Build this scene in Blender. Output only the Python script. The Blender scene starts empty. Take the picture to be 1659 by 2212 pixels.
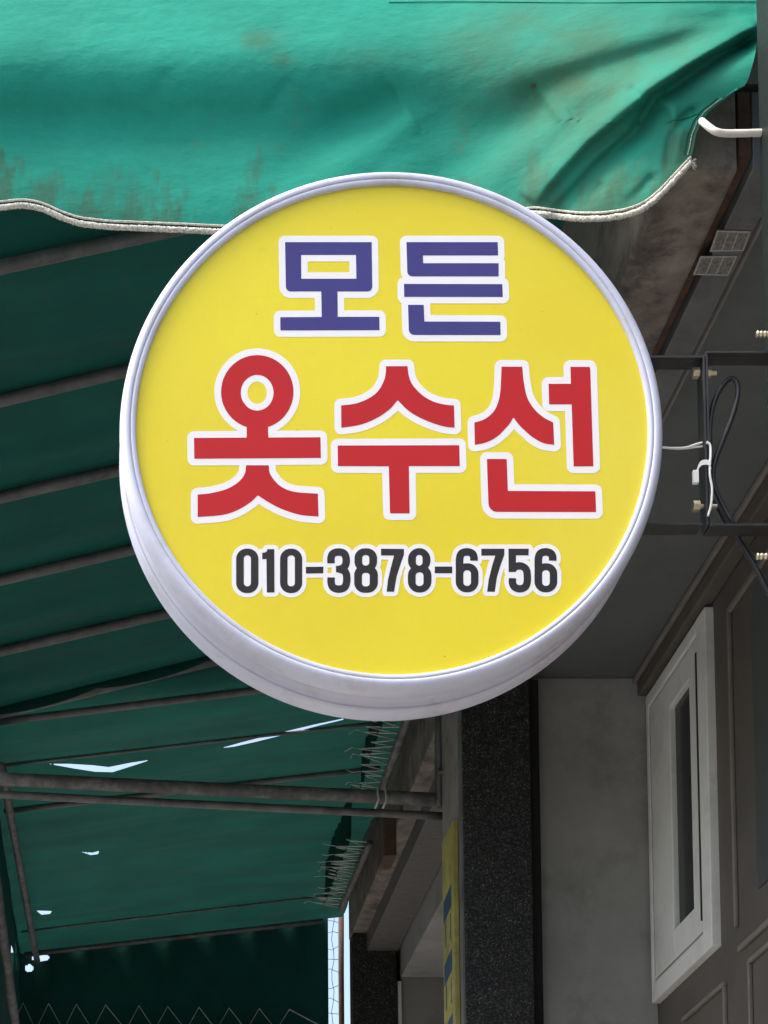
import bpy, bmesh, math, random
import numpy as np
from mathutils import Vector, Matrix

random.seed(7)
SC = bpy.context.scene
C = SC.collection

# ------------------------------------------------------------------ camera
# the photograph is measured in a 1659 x 2212 frame; a rising-front (shifted) lens keeps verticals upright
W0, H0 = 1659.0, 2212.0
F = 4500.0
PITCH = math.radians(4.5)
VPX, VPY = 230.0, 3300.0            # vanishing point of the street direction
PPX, PPY = VPX, VPY - F * math.tan(PITCH)
EYE = Vector((0.0, 0.0, 1.5))
cam_d = bpy.data.cameras.new('camera')
cam = bpy.data.objects.new('camera', cam_d)
C.objects.link(cam)
cam.location = EYE
cam.rotation_euler = (math.pi / 2 + PITCH, 0, 0)
cam_d.sensor_fit = 'VERTICAL'
cam_d.sensor_height = 36.0
cam_d.sensor_width = 27.0
cam_d.lens = F / H0 * 36.0
cam_d.shift_x = (W0 / 2 - PPX) / H0
cam_d.shift_y = (PPY - H0 / 2) / H0
cam_d.clip_start = 0.05
cam_d.clip_end = 2000
SC.camera = cam

# ------------------------------------------------------------------ sky and sun
SUN_EL, SUN_AZ = math.radians(60), math.radians(258)     # azimuth from +Y, clockwise: high over the street on the left
wd = bpy.data.worlds.new('World')
SC.world = wd
wd.use_nodes = True
nt = wd.node_tree
bg = nt.nodes['Background']
sky = nt.nodes.new('ShaderNodeTexSky')
sky.sky_type = 'NISHITA'
sky.sun_disc = False
sky.sun_elevation = SUN_EL
sky.sun_rotation = SUN_AZ
sky.air_density = 1.0
sky.dust_density = 6.0
sky.ozone_density = 1.0
nt.links.new(sky.outputs[0], bg.inputs[0])
bg.inputs[1].default_value = 0.15
sd = bpy.data.lights.new('sun', 'SUN')
sd.energy = 1.4
sd.angle = math.radians(16)
sd.color = (1.0, 0.975, 0.94)
sun = bpy.data.objects.new('sun', sd)
C.objects.link(sun)
sdir = Vector((math.sin(SUN_AZ) * math.cos(SUN_EL), math.cos(SUN_AZ) * math.cos(SUN_EL), math.sin(SUN_EL)))
sun.rotation_euler = sdir.to_track_quat('Z', 'Y').to_euler()
SC.view_settings.view_transform = 'Standard'
SC.view_settings.look = 'None'
SC.view_settings.gamma = 1.0
SC.view_settings.exposure = 1.38
SC.view_settings.use_curve_mapping = False

# ------------------------------------------------------------------ survey helpers: sight line of a measured point onto a real plane
CT, ST = math.cos(PITCH), math.sin(PITCH)
def ray(x, y):
    a, b = (x - PPX) / F, -(y - PPY) / F
    return Vector((a, CT - ST * b, ST + CT * b))
def P(x, y, Y):
    d = ray(x, y); return EYE + d * (Y / d.y)
def PX(x, y, X):
    d = ray(x, y); return EYE + d * (X / d.x)
def PZ(x, y, Z):
    d = ray(x, y); return EYE + d * ((Z - EYE.z) / d.z)
def pix(p):
    v = Vector(p) - EYE
    f = v.y * CT + v.z * ST; u = -v.y * ST + v.z * CT
    return PPX + F * v.x / f, PPY - F * u / f

# ------------------------------------------------------------------ object helpers
def props(o, label=None, cat=None, group=None, kind=None):
    if label: o['label'] = label
    if cat: o['category'] = cat
    if group: o['group'] = group
    if kind: o['kind'] = kind
    return o
def thing(name, label, cat, loc=(0, 0, 0), group=None):
    o = bpy.data.objects.new(name, None)
    o.empty_display_size = 0.1
    C.objects.link(o); o.location = loc
    return props(o, label, cat, group)
def link(name, me, m=None, parent=None, smooth=False):
    o = bpy.data.objects.new(name, me)
    C.objects.link(o)
    if m is not None and not me.materials: me.materials.append(m)
    if smooth:
        for p in me.polygons: p.use_smooth = True
    if parent is not None:
        o.parent = parent
        # meshes are written in world coordinates; only a thing's Empty has an offset
        if parent.type == 'EMPTY': o.matrix_parent_inverse = Matrix.Translation(parent.location).inverted()
    return o
def mesh(name, V, Fa, m=None, parent=None, smooth=False):
    me = bpy.data.meshes.new(name)
    me.from_pydata([tuple(v) for v in V], [], Fa)
    me.update()
    return link(name, me, m, parent, smooth)
def from_bm(name, bm, m=None, parent=None, smooth=False):
    me = bpy.data.meshes.new(name)
    bmesh.ops.recalc_face_normals(bm, faces=bm.faces)
    bm.to_mesh(me); bm.free()
    return link(name, me, m, parent, smooth)
def bm_box(bm, x0, x1, y0, y1, z0, z1, bev=0.0):
    r = bmesh.ops.create_cube(bm, size=1.0)
    vs = r['verts']
    for v in vs:
        v.co = Vector((x0 + (v.co.x + .5) * (x1 - x0), y0 + (v.co.y + .5) * (y1 - y0), z0 + (v.co.z + .5) * (z1 - z0)))
    if bev:
        es = list({e for v in vs for e in v.link_edges})
        bmesh.ops.bevel(bm, geom=es, offset=bev, segments=2, profile=0.6, affect='EDGES')
def box(name, x0, x1, y0, y1, z0, z1, m, parent=None, bev=0.0):
    bm = bmesh.new(); bm_box(bm, x0, x1, y0, y1, z0, z1, bev)
    return from_bm(name, bm, m, parent)
def catmull(pts, n=10):
    pts = [Vector(p) for p in pts]
    if len(pts) < 3: return pts
    q = [pts[0] * 2 - pts[1]] + pts + [pts[-1] * 2 - pts[-2]]
    out = []
    for i in range(1, len(q) - 2):
        a, b, c, d = q[i - 1:i + 3]
        for k in range(n):
            t = k / n
            out.append(.5 * ((2 * b) + (c - a) * t + (2 * a - 5 * b + 4 * c - d) * t * t + (3 * b - a - 3 * c + d) * t ** 3))
    out.append(pts[-1])
    return out
def tube_data(pts, r, seg=10, caps=True, jitter=0.0):
    pts = [Vector(p) for p in pts]
    V, Fa = [], []
    n = len(pts)
    up = None
    for i, p in enumerate(pts):
        t = (pts[min(i + 1, n - 1)] - pts[max(i - 1, 0)]).normalized()
        if up is None:
            up = Vector((0, 0, 1)) if abs(t.z) < .9 else Vector((1, 0, 0))
        a = t.cross(up).normalized(); b = a.cross(t).normalized(); up = b
        rr = r(i / max(1, n - 1)) if callable(r) else r
        for k in range(seg):
            th = 2 * math.pi * k / seg
            j = 1 + random.uniform(-jitter, jitter) if jitter else 1
            V.append(p + (a * math.cos(th) + b * math.sin(th)) * rr * j)
    for i in range(n - 1):
        for k in range(seg):
            Fa.append((i * seg + k, i * seg + (k + 1) % seg, (i + 1) * seg + (k + 1) % seg, (i + 1) * seg + k))
    if caps:
        Fa.append(tuple(range(seg - 1, -1, -1)))
        Fa.append(tuple((n - 1) * seg + k for k in range(seg)))
    return V, Fa
def tube(name, pts, r, m, parent=None, seg=12, jitter=0.0):
    V, Fa = tube_data(pts, r, seg, True, jitter)
    return mesh(name, V, Fa, m, parent, True)
def multi_tube(name, lists, r, m, parent=None, seg=6):
    V, Fa = [], []
    for pts in lists:
        v, f = tube_data(pts, r, seg)
        o = len(V); V += v; Fa += [tuple(i + o for i in q) for q in f]
    return mesh(name, V, Fa, m, parent, True)

# ------------------------------------------------------------------ materials
def nodes(name):
    m = bpy.data.materials.new(name); m.use_nodes = True
    n = m.node_tree; b = n.nodes['Principled BSDF']
    return m, n, b
def noise(n, scale, detail=5, rough=.6, vec=None, stretch=None):
    t = n.nodes.new('ShaderNodeTexNoise'); t.inputs['Scale'].default_value = scale
    t.inputs['Detail'].default_value = detail; t.inputs['Roughness'].default_value = rough
    tc = n.nodes.new('ShaderNodeTexCoord')
    src = tc.outputs['Object']
    if stretch:
        mp = n.nodes.new('ShaderNodeMapping'); mp.inputs['Scale'].default_value = stretch
        n.links.new(src, mp.inputs[0]); src = mp.outputs[0]
    n.links.new(src, t.inputs['Vector'])
    return t.outputs['Fac']
def ramp(n, fac, a, b, c0=(0, 0, 0), c1=(1, 1, 1)):
    r = n.nodes.new('ShaderNodeValToRGB')
    r.color_ramp.elements[0].position = a; r.color_ramp.elements[1].position = b
    r.color_ramp.elements[0].color = (*c0, 1); r.color_ramp.elements[1].color = (*c1, 1)
    n.links.new(fac, r.inputs[0]); return r.outputs[0]
def mixc(n, fac, a, b, mode='MIX'):
    x = n.nodes.new('ShaderNodeMix'); x.data_type = 'RGBA'; x.blend_type = mode
    for v, s in ((fac, x.inputs[0]), (a, x.inputs[6]), (b, x.inputs[7])):
        if isinstance(v, (int, float)): s.default_value = v
        elif isinstance(v, tuple): s.default_value = (*v, 1)
        else: n.links.new(v, s)
    return x.outputs[2]
def bump(n, b, fac, strength, dist=.002):
    x = n.nodes.new('ShaderNodeBump'); x.inputs['Strength'].default_value = strength; x.inputs['Distance'].default_value = dist
    n.links.new(fac, x.inputs['Height']); n.links.new(x.outputs[0], b.inputs['Normal'])
def simple(name, col, rough=.6, metal=0.0, var=.25, scale=12., bmp=.15, spec=.5, dirt=None, dirt_scale=4., fine=None, stretch=None):
    m, n, b = nodes(name)
    dark = tuple(c * (1 - var) for c in col); light = tuple(min(1, c * (1 + var)) for c in col)
    c = mixc(n, ramp(n, noise(n, scale, 6, .65, stretch=stretch), .3, .7), dark, light)
    if dirt:
        c = mixc(n, ramp(n, noise(n, dirt_scale, 8, .7), .5, .68), c, dirt)
    n.links.new(c, b.inputs['Base Color'])
    b.inputs['Roughness'].default_value = rough; b.inputs['Metallic'].default_value = metal
    b.inputs['Specular IOR Level'].default_value = spec
    if bmp: bump(n, b, noise(n, fine or scale * 8, 6, .7), bmp)
    return m

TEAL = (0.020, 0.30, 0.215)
def fabric(name, col, trans=.35, stains=None, weave=True):
    m, n, b = nodes(name)
    c = mixc(n, ramp(n, noise(n, 5, 5, .6), .3, .75), tuple(x * .86 for x in col), tuple(x * 1.1 for x in col))
    if stains: c = stains(n, c)
    n.links.new(c, b.inputs['Base Color'])
    b.inputs['Roughness'].default_value = .75
    b.inputs['Specular IOR Level'].default_value = .1
    ad = n.nodes.new('ShaderNodeMath'); ad.operation = 'MULTIPLY_ADD'; ad.inputs[1].default_value = .10
    n.links.new(noise(n, 700, 2, .5), ad.inputs[0]); n.links.new(ramp(n, noise(n, 9, 5, .55, stretch=(1, 1, 1.6)), .3, .7), ad.inputs[2])
    bump(n, b, ad.outputs[0], .55, .0045)
    tr = n.nodes.new('ShaderNodeBsdfTranslucent'); n.links.new(c, tr.inputs[0])
    mx = n.nodes.new('ShaderNodeMixShader'); mx.inputs[0].default_value = trans
    out = n.nodes['Material Output']
    n.links.new(b.outputs[0], mx.inputs[1]); n.links.new(tr.outputs[0], mx.inputs[2]); n.links.new(mx.outputs[0], out.inputs[0])
    return m
def valance_stains(n, c):
    # brown water marks: drips that climb from the hem, and a few faded patches higher up
    at = n.nodes.new('ShaderNodeAttribute'); at.attribute_name = 'hem_dist'   # metres above the hem
    drip = noise(n, 20, 6, .62, stretch=(1, 1, .22))
    h = n.nodes.new('ShaderNodeMath'); h.operation = 'MULTIPLY_ADD'
    n.links.new(at.outputs['Fac'], h.inputs[0]); h.inputs[1].default_value = -1.9
    n.links.new(drip, h.inputs[2])
    f = ramp(n, h.outputs[0], .40, .52)
    sc = n.nodes.new('ShaderNodeMath'); sc.operation = 'MULTIPLY'; sc.inputs[1].default_value = .7
    n.links.new(f, sc.inputs[0])
    c = mixc(n, sc.outputs[0], c, (.060, .125, .075))
    a2 = n.nodes.new('ShaderNodeAttribute'); a2.attribute_name = 'stain_and_dimming'  # olive stain, also spread and deepened to darken the sun-facing right end
    q = n.nodes.new('ShaderNodeMath'); q.operation = 'MULTIPLY'
    n.links.new(a2.outputs['Fac'], q.inputs[0]); n.links.new(ramp(n, noise(n, 6, 7, .6), .28, .62), q.inputs[1])
    c = mixc(n, q.outputs[0], c, (.062, .130, .070))
    c = mixc(n, ramp(n, noise(n, 46, 6, .7), .25, .8), mixc(n, .22, c, (.008, .12, .09)), c)
    p = ramp(n, noise(n, 4.3, 8, .68), .60, .66)
    s2 = n.nodes.new('ShaderNodeMath'); s2.operation = 'MULTIPLY'; s2.inputs[1].default_value = .5
    n.links.new(p, s2.inputs[0])
    return mixc(n, s2.outputs[0], c, (.075, .17, .10))
M = {}
M['valance'] = fabric('valance_fabric', TEAL, .16, valance_stains)
def canopy_folds_and_dirt(n, c):
    c = mixc(n, ramp(n, noise(n, 3.5, 7, .62, stretch=(.5, 2.6, 1)), .35, .68), mixc(n, .5, c, (.012, .035, .03)), c)  # streaks along the rafters paint fold shading into the canvas colour
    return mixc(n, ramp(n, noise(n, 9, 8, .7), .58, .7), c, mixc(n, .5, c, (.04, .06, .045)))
M['canopy'] = fabric('canopy_fabric', (.006, .070, .056), .055, canopy_folds_and_dirt)
M['old_canopy'] = fabric('old_canopy_fabric', (.011, .080, .062), .14, canopy_folds_and_dirt)
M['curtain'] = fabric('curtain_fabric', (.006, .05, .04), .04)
M['hem'] = simple('white_braid', (.66, .64, .55), .95, var=.55, scale=420, bmp=.9, fine=700, dirt=(.22, .25, .2), dirt_scale=260)
M['pipe'] = simple('galvanised_pipe', (.098, .102, .102), .55, .3, .3, 22, .2, dirt=(.05, .048, .045), dirt_scale=14)
M['oldpipe'] = simple('weathered_pipe', (.088, .089, .088), .7, .15, .4, 26, .3, dirt=(.16, .158, .152), dirt_scale=26)
M['cord'] = simple('white_cord', (.42, .44, .41), .85, var=.2, scale=60)
M['plastic'] = simple('white_plastic', (.54, .565, .68), .46, var=.05, scale=7, bmp=.05, dirt=(.44, .45, .50), dirt_scale=9)
def yellow_face():
    m, n, b = nodes('yellow_vinyl')
    c = mixc(n, ramp(n, noise(n, 2.2, 3, .5), .32, .7), (.71, .58, .013), (.78, .67, .018))
    c = mixc(n, ramp(n, noise(n, 3.1, 2, .4), .5, .8), c, (.73, .63, .055))
    c = mixc(n, ramp(n, noise(n, 70, 6, .7), .3, .75), mixc(n, .10, c, (.5, .38, .02)), c)
    g_ = ramp(n, noise(n, 5.5, 9, .78), .64, .74)
    k_ = n.nodes.new('ShaderNodeMath'); k_.operation = 'MULTIPLY'; k_.inputs[1].default_value = .28
    n.links.new(g_, k_.inputs[0]); c = mixc(n, k_.outputs[0], c, (.42, .36, .06))
    sp = ramp(n, noise(n, 120, 2, .5), .77, .80)
    k2 = n.nodes.new('ShaderNodeMath'); k2.operation = 'MULTIPLY'; k2.inputs[1].default_value = .55
    n.links.new(sp, k2.inputs[0]); c = mixc(n, k2.outputs[0], c, (.2, .15, .03))
    n.links.new(c, b.inputs['Base Color']); b.inputs['Specular IOR Level'].default_value = .4
    r_ = ramp(n, noise(n, 8, 5, .6), .3, .7, (.30, .30, .30), (.48, .48, .48)); n.links.new(r_, b.inputs['Roughness'])
    bump(n, b, noise(n, 5, 3, .5), .10, .004)
    return m
M['yellow'] = yellow_face()
M['white_vinyl'] = simple('white_vinyl', (.80, .80, .80), .4, var=.02, scale=30, bmp=.03, spec=.4)
M['purple'] = simple('purple_vinyl', (.052, .047, .195), .45, var=.06, scale=14, bmp=.03, spec=.2)
M['red'] = simple('red_vinyl', (.47, .017, .019), .45, var=.04, scale=10, bmp=.03, spec=.2)
M['black_vinyl'] = simple('black_vinyl', (.026, .025, .025), .5, var=.15, scale=40, bmp=.03, spec=.2)
M['black_steel'] = simple('black_painted_steel', (.012, .013, .014), .5, var=.3, scale=40, bmp=.15, dirt=(.035, .033, .03), dirt_scale=30)
M['rubber'] = simple('black_rubber', (.012, .012, .013), .38, var=.2, scale=40, bmp=.05)
M['wire'] = simple('white_wire', (.78, .78, .74), .4, var=.05, scale=60, bmp=.02)
M['cream'] = simple('aged_white_plastic', (.55, .53, .46), .55, var=.12, scale=30, bmp=.05)
M['zinc'] = simple('zinc_bolt', (.62, .55, .40), .3, .8, .2, 80, .1)
M['concrete'] = simple('stained_concrete', (.165, .145, .122), .9, var=.5, scale=14, bmp=.9, dirt=(.045, .038, .03), dirt_scale=9, fine=45)
M['rust'] = simple('rusty_channel', (.065, .034, .02), .85, var=.5, scale=30, bmp=.5)
M['strip'] = simple('grey_metal_strip', (.125, .135, .135), .55, .1, .15, 9, .1, dirt=(.07, .07, .07))
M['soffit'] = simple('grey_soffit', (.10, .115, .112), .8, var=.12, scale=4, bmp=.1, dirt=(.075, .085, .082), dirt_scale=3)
M['wall'] = simple('grey_render', (.275, .278, .268), .85, var=.16, scale=4, bmp=.35, dirt=(.19, .19, .18), dirt_scale=5)
M['brown'] = simple('brown_trim', (.088, .080, .068), .6, var=.15, scale=8, bmp=.1)
M['bead'] = simple('pale_bead', (.18, .165, .148), .5, var=.15, scale=18, bmp=.1)  # even tone, paler than the brown trim
M['upvc'] = simple('white_window_frame', (.72, .74, .71), .45, var=.05, scale=9, bmp=.03, dirt=(.60, .61, .58), dirt_scale=6)
M['fascia'] = simple('fascia_render', (.21, .20, .175), .9, var=.3, scale=7, bmp=.4, dirt=(.10, .09, .08), dirt_scale=7, fine=70)
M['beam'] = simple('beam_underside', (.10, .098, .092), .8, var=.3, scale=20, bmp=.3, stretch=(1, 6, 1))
M['dark'] = simple('dark_joint', (.012, .012, .012), .9, bmp=0)
M['asphalt'] = simple('asphalt', (.06, .06, .062), .9, var=.25, scale=8, bmp=.4)
M['paving'] = simple('paving', (.30, .29, .27), .85, var=.15, scale=3, bmp=.3)
M['render_far'] = simple('pale_render', (.42, .41, .38), .85, var=.1, scale=2, bmp=.2)
M['sticker'] = simple('grey_sticker', (.36, .36, .33), .5, var=.2, scale=90, bmp=.05)
M['sticker_print'] = simple('sticker_print', (.16, .16, .15), .55, var=.7, scale=160, bmp=.05)
M['board_yellow'] = simple('yellow_board', (.27, .25, .06), .6, var=.3, scale=14, bmp=.1, dirt=(.16, .15, .08), dirt_scale=22)
M['board_blue'] = simple('blue_board_print', (.02, .055, .11), .5, var=.1, scale=12, bmp=.05)
def granite(name, a, b_, scale=120, fleck=(.20, .16, .12)):
    m, n, b = nodes(name)
    v = n.nodes.new('ShaderNodeTexVoronoi'); v.inputs['Scale'].default_value = scale
    tc = n.nodes.new('ShaderNodeTexCoord'); n.links.new(tc.outputs['Object'], v.inputs['Vector'])
    s = n.nodes.new('ShaderNodeSeparateColor'); n.links.new(v.outputs['Color'], s.inputs[0])
    f = ramp(n, s.outputs[0], .35, .95)
    f2 = ramp(n, noise(n, scale * .5, 4, .6), .4, .62)
    c = mixc(n, mixc(n, .5, f, f2, 'MULTIPLY'), a, b_)
    w = ramp(n, s.outputs[1], .94, .97)
    c = mixc(n, w, c, fleck)
    c = mixc(n, ramp(n, noise(n, 24, 4, .6), .35, .7), mixc(n, .45, c, a), c)
    n.links.new(c, b.inputs['Base Color']); b.inputs['Roughness'].default_value = .5; b.inputs['Specular IOR Level'].default_value = .3
    return m
M['granite'] = granite('black_granite', (.010, .011, .011), (.075, .08, .08), 330)
M['green_granite'] = granite('green_granite', (.004, .008, .007), (.016, .026, .023), 300, (.02, .03, .027))
def glass_mat():
    m, n, b = nodes('window_glass')
    b.inputs['Base Color'].default_value = (.012, .015, .018, 1); b.inputs['Roughness'].default_value = .2; b.inputs['Specular IOR Level'].default_value = .18
    bump(n, b, noise(n, 6, 2, .5), .02)
    return m
M['glass'] = glass_mat()
M['dull_glass'] = simple('dusty_glass', (.07, .08, .078), .35, var=.1, scale=4, bmp=.02)

# ------------------------------------------------------------------ ground
g = mesh('street', [(-400, -400, 0), (400, -400, 0), (400, 400, 0), (-400, 400, 0)], [(0, 1, 2, 3)], M['asphalt']); g['kind'] = 'structure'
box('pavement', -1.2, 1.25, -12, 60, .004, .14, M['paving'])['kind'] = 'structure'

# ------------------------------------------------------------------ building along the right-hand side
ZE = EYE.z
ZF = ZE + 1.96            # underside of the eave
XF0 = .812                # outer face of the eave
XW = 1.272                # window wall
YR = 4.84                 # recess end wall
YE = 7.02                 # building end
bld = thing('building', 'dim grey shop building with overhanging eave, granite pillars and white framed window', 'building', (1.6, 5.0, 0))
# upper storey standing on the eave
box('upper_wall', XF0 + .004, 4.0, 2.955, YE - .01, ZF + .14, ZE + 4.6, M['fascia'], bld)
# eave: outer concrete lip, rusty channel, metal strip, soffit
bm = bmesh.new()
bm_box(bm, XF0, .915, 2.945, YE, ZF, ZF + .15, .006)
ob = from_bm('eave_lip', bm, M['concrete'], bld)
box('rusty_channel', .917, .935, 2.945, YE - .02, ZF + .022, ZF + .12, M['rust'], bld)
box('metal_strip', .937, .985, 2.945, YE - .02, ZF + .004, ZF + .12, M['strip'], bld, .002)
box('strip_edge', .9865, .990, 2.945, YR - .02, ZF - .003, ZF + .1, M['bead'], bld)
box('shadow_gap', .9905, .999, 2.945, YE - .02, ZF + .05, ZF + .12, M['dark'], bld)
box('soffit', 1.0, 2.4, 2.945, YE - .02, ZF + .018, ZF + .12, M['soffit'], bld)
# window wall with its courses
box('window_wall', XW, XW + .3, -6, YE - .05, 0, ZF + .016, M['brown'], bld)
box('recess_wall', 1.0, XW - .001, YR, YR + .3, 0, ZF + .016, M['wall'], bld)
box('cornice', XW - .035, XW - .001, 3.1, YR - .002, ZF - .028, ZF + .015, M['brown'], bld, .004)
box('cornice_bead', XW - .046, XW - .036, 3.1, YR - .002, ZF + .002, ZF + .0145, M['bead'], bld, .003)
# white framed window
wy0, wy1, wz0, wz1 = 4.335, 4.825, ZE + 1.20, ZE + 1.925
win = link('window', bpy.data.meshes.new('window'), None, bld)
def frame_bm(y0, y1, z0, z1, iy0, iy1, iz0, iz1, x0, x1, bev=.003):
    bm = bmesh.new()
    bm_box(bm, x0, x1, y0, iy0, z0, z1, bev); bm_box(bm, x0, x1, iy1, y1, z0, z1, bev)
    bm_box(bm, x0 + .0004, x1, iy0 - .002, iy1 + .002, z0 + .0003, iz0, bev); bm_box(bm, x0 + .0004, x1, iy0 - .002, iy1 + .002, iz1, z1 - .0003, bev)
    return bm
bpy.data.objects.remove(win)
win = from_bm('window', frame_bm(wy0, wy1, wz0, wz1, 4.402, 4.806, wz0 + .045, wz1 - .03, XW - .019, XW + .03), M['upvc'], bld)
from_bm('sash', frame_bm(4.412, 4.800, wz0 + .052, wz1 - .036, 4.472, 4.632, ZE + 1.32, ZE + 1.825, XW - .0165, XW + .025), M['upvc'], win)
box('sash_gap_shade', XW - .0196, XW - .002, 4.4022, 4.4117, wz0 + .075, wz1 - .07, M['dark'], win)  # near-black strip stands in for the shade in the sash gap
box('sash_gap_shade', XW - .0150, XW - .002, 4.8003, 4.8055, wz0 + .06, wz1 - .045, M['dark'], win)  # same dark fill for shade in the far-side gap
box('pane', XW - .0035, XW - .001, 4.46, 4.64, ZE + 1.31, ZE + 1.84, M['glass'], win)
# glazing of the next bay, behind beaded brown trim
def bead(y0, y1, z0, z1, t=.008):
    box('panel_bead', XW - t, XW - .0005, y0, y1, z0, z1, M['bead'], bld, .002)
bead(4.208, 4.220, ZE + 1.205, ZE + 1.868)
bead(3.2, 4.2075, ZE + 1.856, ZE + 1.868)
bead(3.2, 4.2, ZE + 1.150, ZE + 1.162)
bead(3.2, 4.14, ZE + 1.108, ZE + 1.118)
bead(4.128, 4.139, ZE + .7, ZE + 1.1075)
bead(4.3, 4.62, ZE + 1.108, ZE + 1.118)
bead(4.30, 4.31, ZE + .7, ZE + 1.1075)
box('bay_window_pane', XW - .004, XW - .001, 3.3, 4.07, ZE + 1.24, ZE + 1.83, M['dull_glass'], bld)
# granite pillars
def pillar(y, x0, x1, depth, ztop):
    o = box('granite_pillar', x0, x1, y, y + depth, 0, ztop, M['granite'], bld, .003)
    return o
pillar(4.75, .813, .968, .27, ZF - .002)
box('pillar_trim', .808, .8125, 4.752, 4.785, 0, ZF - .004, M['strip'], bld)
box('pillar_side', .8085, .8125, 4.787, 5.015, 0, ZF - .004, M['fascia'], bld)
box('dark_recess', .969, .999, 4.80, 4.86, 0, ZF - .003, M['dark'], bld)
pillar(6.92, .813, .958, .09, ZF - .002)
# shutter box and far recess beyond the first pillar
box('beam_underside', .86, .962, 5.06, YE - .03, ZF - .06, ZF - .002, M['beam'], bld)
box('shutter_box', .966, 1.12, 5.1, 6.88, ZE + 1.80, ZF - .004, M['wall'], bld, .004)
box('dark_recess', .957, .98, 6.99, 7.012, 0, ZF - .003, M['dark'], bld)
box('far_wall', .975, XW - .002, 6.95, 7.0, 0, ZF, M['wall'], bld)
box('far_wall_post', .962, .974, 6.93, 6.96, 0, ZE + 1.8, M['upvc'], bld)

# survey correction: everything on the building stands a little wider and higher than first measured
KB = 1.025
def widen(root):
    for ch in root.children_recursive:
        if ch.type == 'MESH':
            for v in ch.data.vertices:
                v.co.x *= KB; v.co.z = ZE + (v.co.z - ZE) * KB
bpy.context.view_layer.update()
widen(bld)

# ------------------------------------------------------------------ steel/granite pier at the right edge, carrying the bracket
YS = 2.70                                # front plane of the sign
px_ = P(1655, 900, 2.80).x
pier = thing('pier', 'dark green stone pier at the right edge behind the bracket', 'pier', (px_ + .1, 2.8, 0))
box('shaft', px_, px_ + .24, 2.745, 2.80, 0, ZE + 2.9, M['green_granite'], pier, .004)
for (x, y) in ((1634, 722), (1634, 1202)):
    a = P(x, y, 2.735); b_ = Vector((px_ + .03, 2.735, a.z))
    n = 40
    tube('anchor_bolt', [a.lerp(b_, i / n) for i in range(n + 1)], lambda t, n=n: .0042 + .0008 * math.sin(t * n * 1.9), M['zinc'], pier, 10)

# ------------------------------------------------------------------ round sign
lft, rgt = P(260, 929, YS), P(1435, 929, YS)
R = (rgt.x - lft.x) / 2 * 1.004
top, bot = P(848, 368, YS), P(848, 1491, YS)
cx, cz = (lft.x + rgt.x) / 2, (top.z + bot.z) / 2 + .002
RZ = (top.z - bot.z) / 2 * 1.004
print('SIGN R', R, 'RZ', RZ, 'centre', cx, cz)
OV = RZ / R
sign = thing('round_sign', 'round yellow light box sign with white rim and Korean lettering', 'sign', (cx, YS, cz))
def lathe(name, prof, m, parent, seg=160, close=None):
    V, Fa = [], []
    for r, y in prof:
        for k in range(seg):
            a = 2 * math.pi * k / seg
            V.append((cx + R * r * math.cos(a), YS + y, cz + R * OV * r * math.sin(a)))
    for i in range(len(prof) - 1):
        for k in range(seg):
            Fa.append((i * seg + k, i * seg + (k + 1) % seg, (i + 1) * seg + (k + 1) % seg, (i + 1) * seg + k))
    if close == 'first': Fa.append(tuple(range(seg)))
    if close == 'last': Fa.append(tuple((len(prof) - 1) * seg + k for k in range(seg)))
    o = mesh(name, V, Fa, m, parent, True)
    return o
YFACE = YS + .006
fp = lathe('face_panel', [(.9455, .006), (.9455, .010)], M['yellow'], sign, close='first')
for p in fp.data.polygons: p.use_smooth = False
lathe('inner_rim', [(.9385, .010), (.939, .004), (.9405, .0018), (.943, .0008), (.950, .0003), (.9570, 0), (.9588, .0008)], M['plastic'], sign)
lathe('outer_rim', [(.9590, .0010), (.9606, -.0002), (.966, -.0008), (.974, -.0008), (.982, .0002), (.990, .0035), (.996, .009), (.9985, .017), (.9985, .027), (.995, .031), (.985, .0325)], M['plastic'], sign)
lathe('drum', [(.984, .0328), (.960, .035), (.958, .062), (.966, .0635), (.966, .075), (.984, .0765)], M['plastic'], sign)
lathe('back_rim', [(.985, .0768), (.994, .078), (.998, .082), (.998, .108), (.994, .114), (.985, .118), (.95, .119)], M['plastic'], sign, close='last')

# ---- lettering: outlines measured on the sign face
def seg_dist(Pt, poly):
    a = np.asarray(poly, float); b = np.roll(a, -1, 0)
    d2 = np.full(len(Pt), 1e18); ins = np.zeros(len(Pt), bool)
    for (ax, ay), (bx, by) in zip(a, b):
        ex, ey = bx - ax, by - ay
        L = ex * ex + ey * ey
        if L < 1e-12: continue
        t = np.clip(((Pt[:, 0] - ax) * ex + (Pt[:, 1] - ay) * ey) / L, 0, 1)
        dx = Pt[:, 0] - ax - t * ex; dy = Pt[:, 1] - ay - t * ey
        d2 = np.minimum(d2, dx * dx + dy * dy)
        if ay != by:
            c = (ay > Pt[:, 1]) != (by > Pt[:, 1])
            xi = ax + (Pt[:, 1] - ay) / (by - ay) * ex
            ins ^= c & (Pt[:, 0] < xi)
    d = np.sqrt(d2)
    return np.where(ins, -d, d)
def field(adds, subs, x0, x1, y0, y1, h):
    xs = np.arange(x0, x1 + h, h); ys = np.arange(y0, y1 + h, h)
    gx, gy = np.meshgrid(xs, ys)
    Pt = np.stack([gx.ravel(), gy.ravel()], 1)
    f = np.full(len(Pt), 1e9)
    for p in adds: f = np.minimum(f, seg_dist(Pt, p))
    for p in subs: f = np.maximum(f, -seg_dist(Pt, p))
    return xs, ys, f.reshape(gx.shape)
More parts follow.
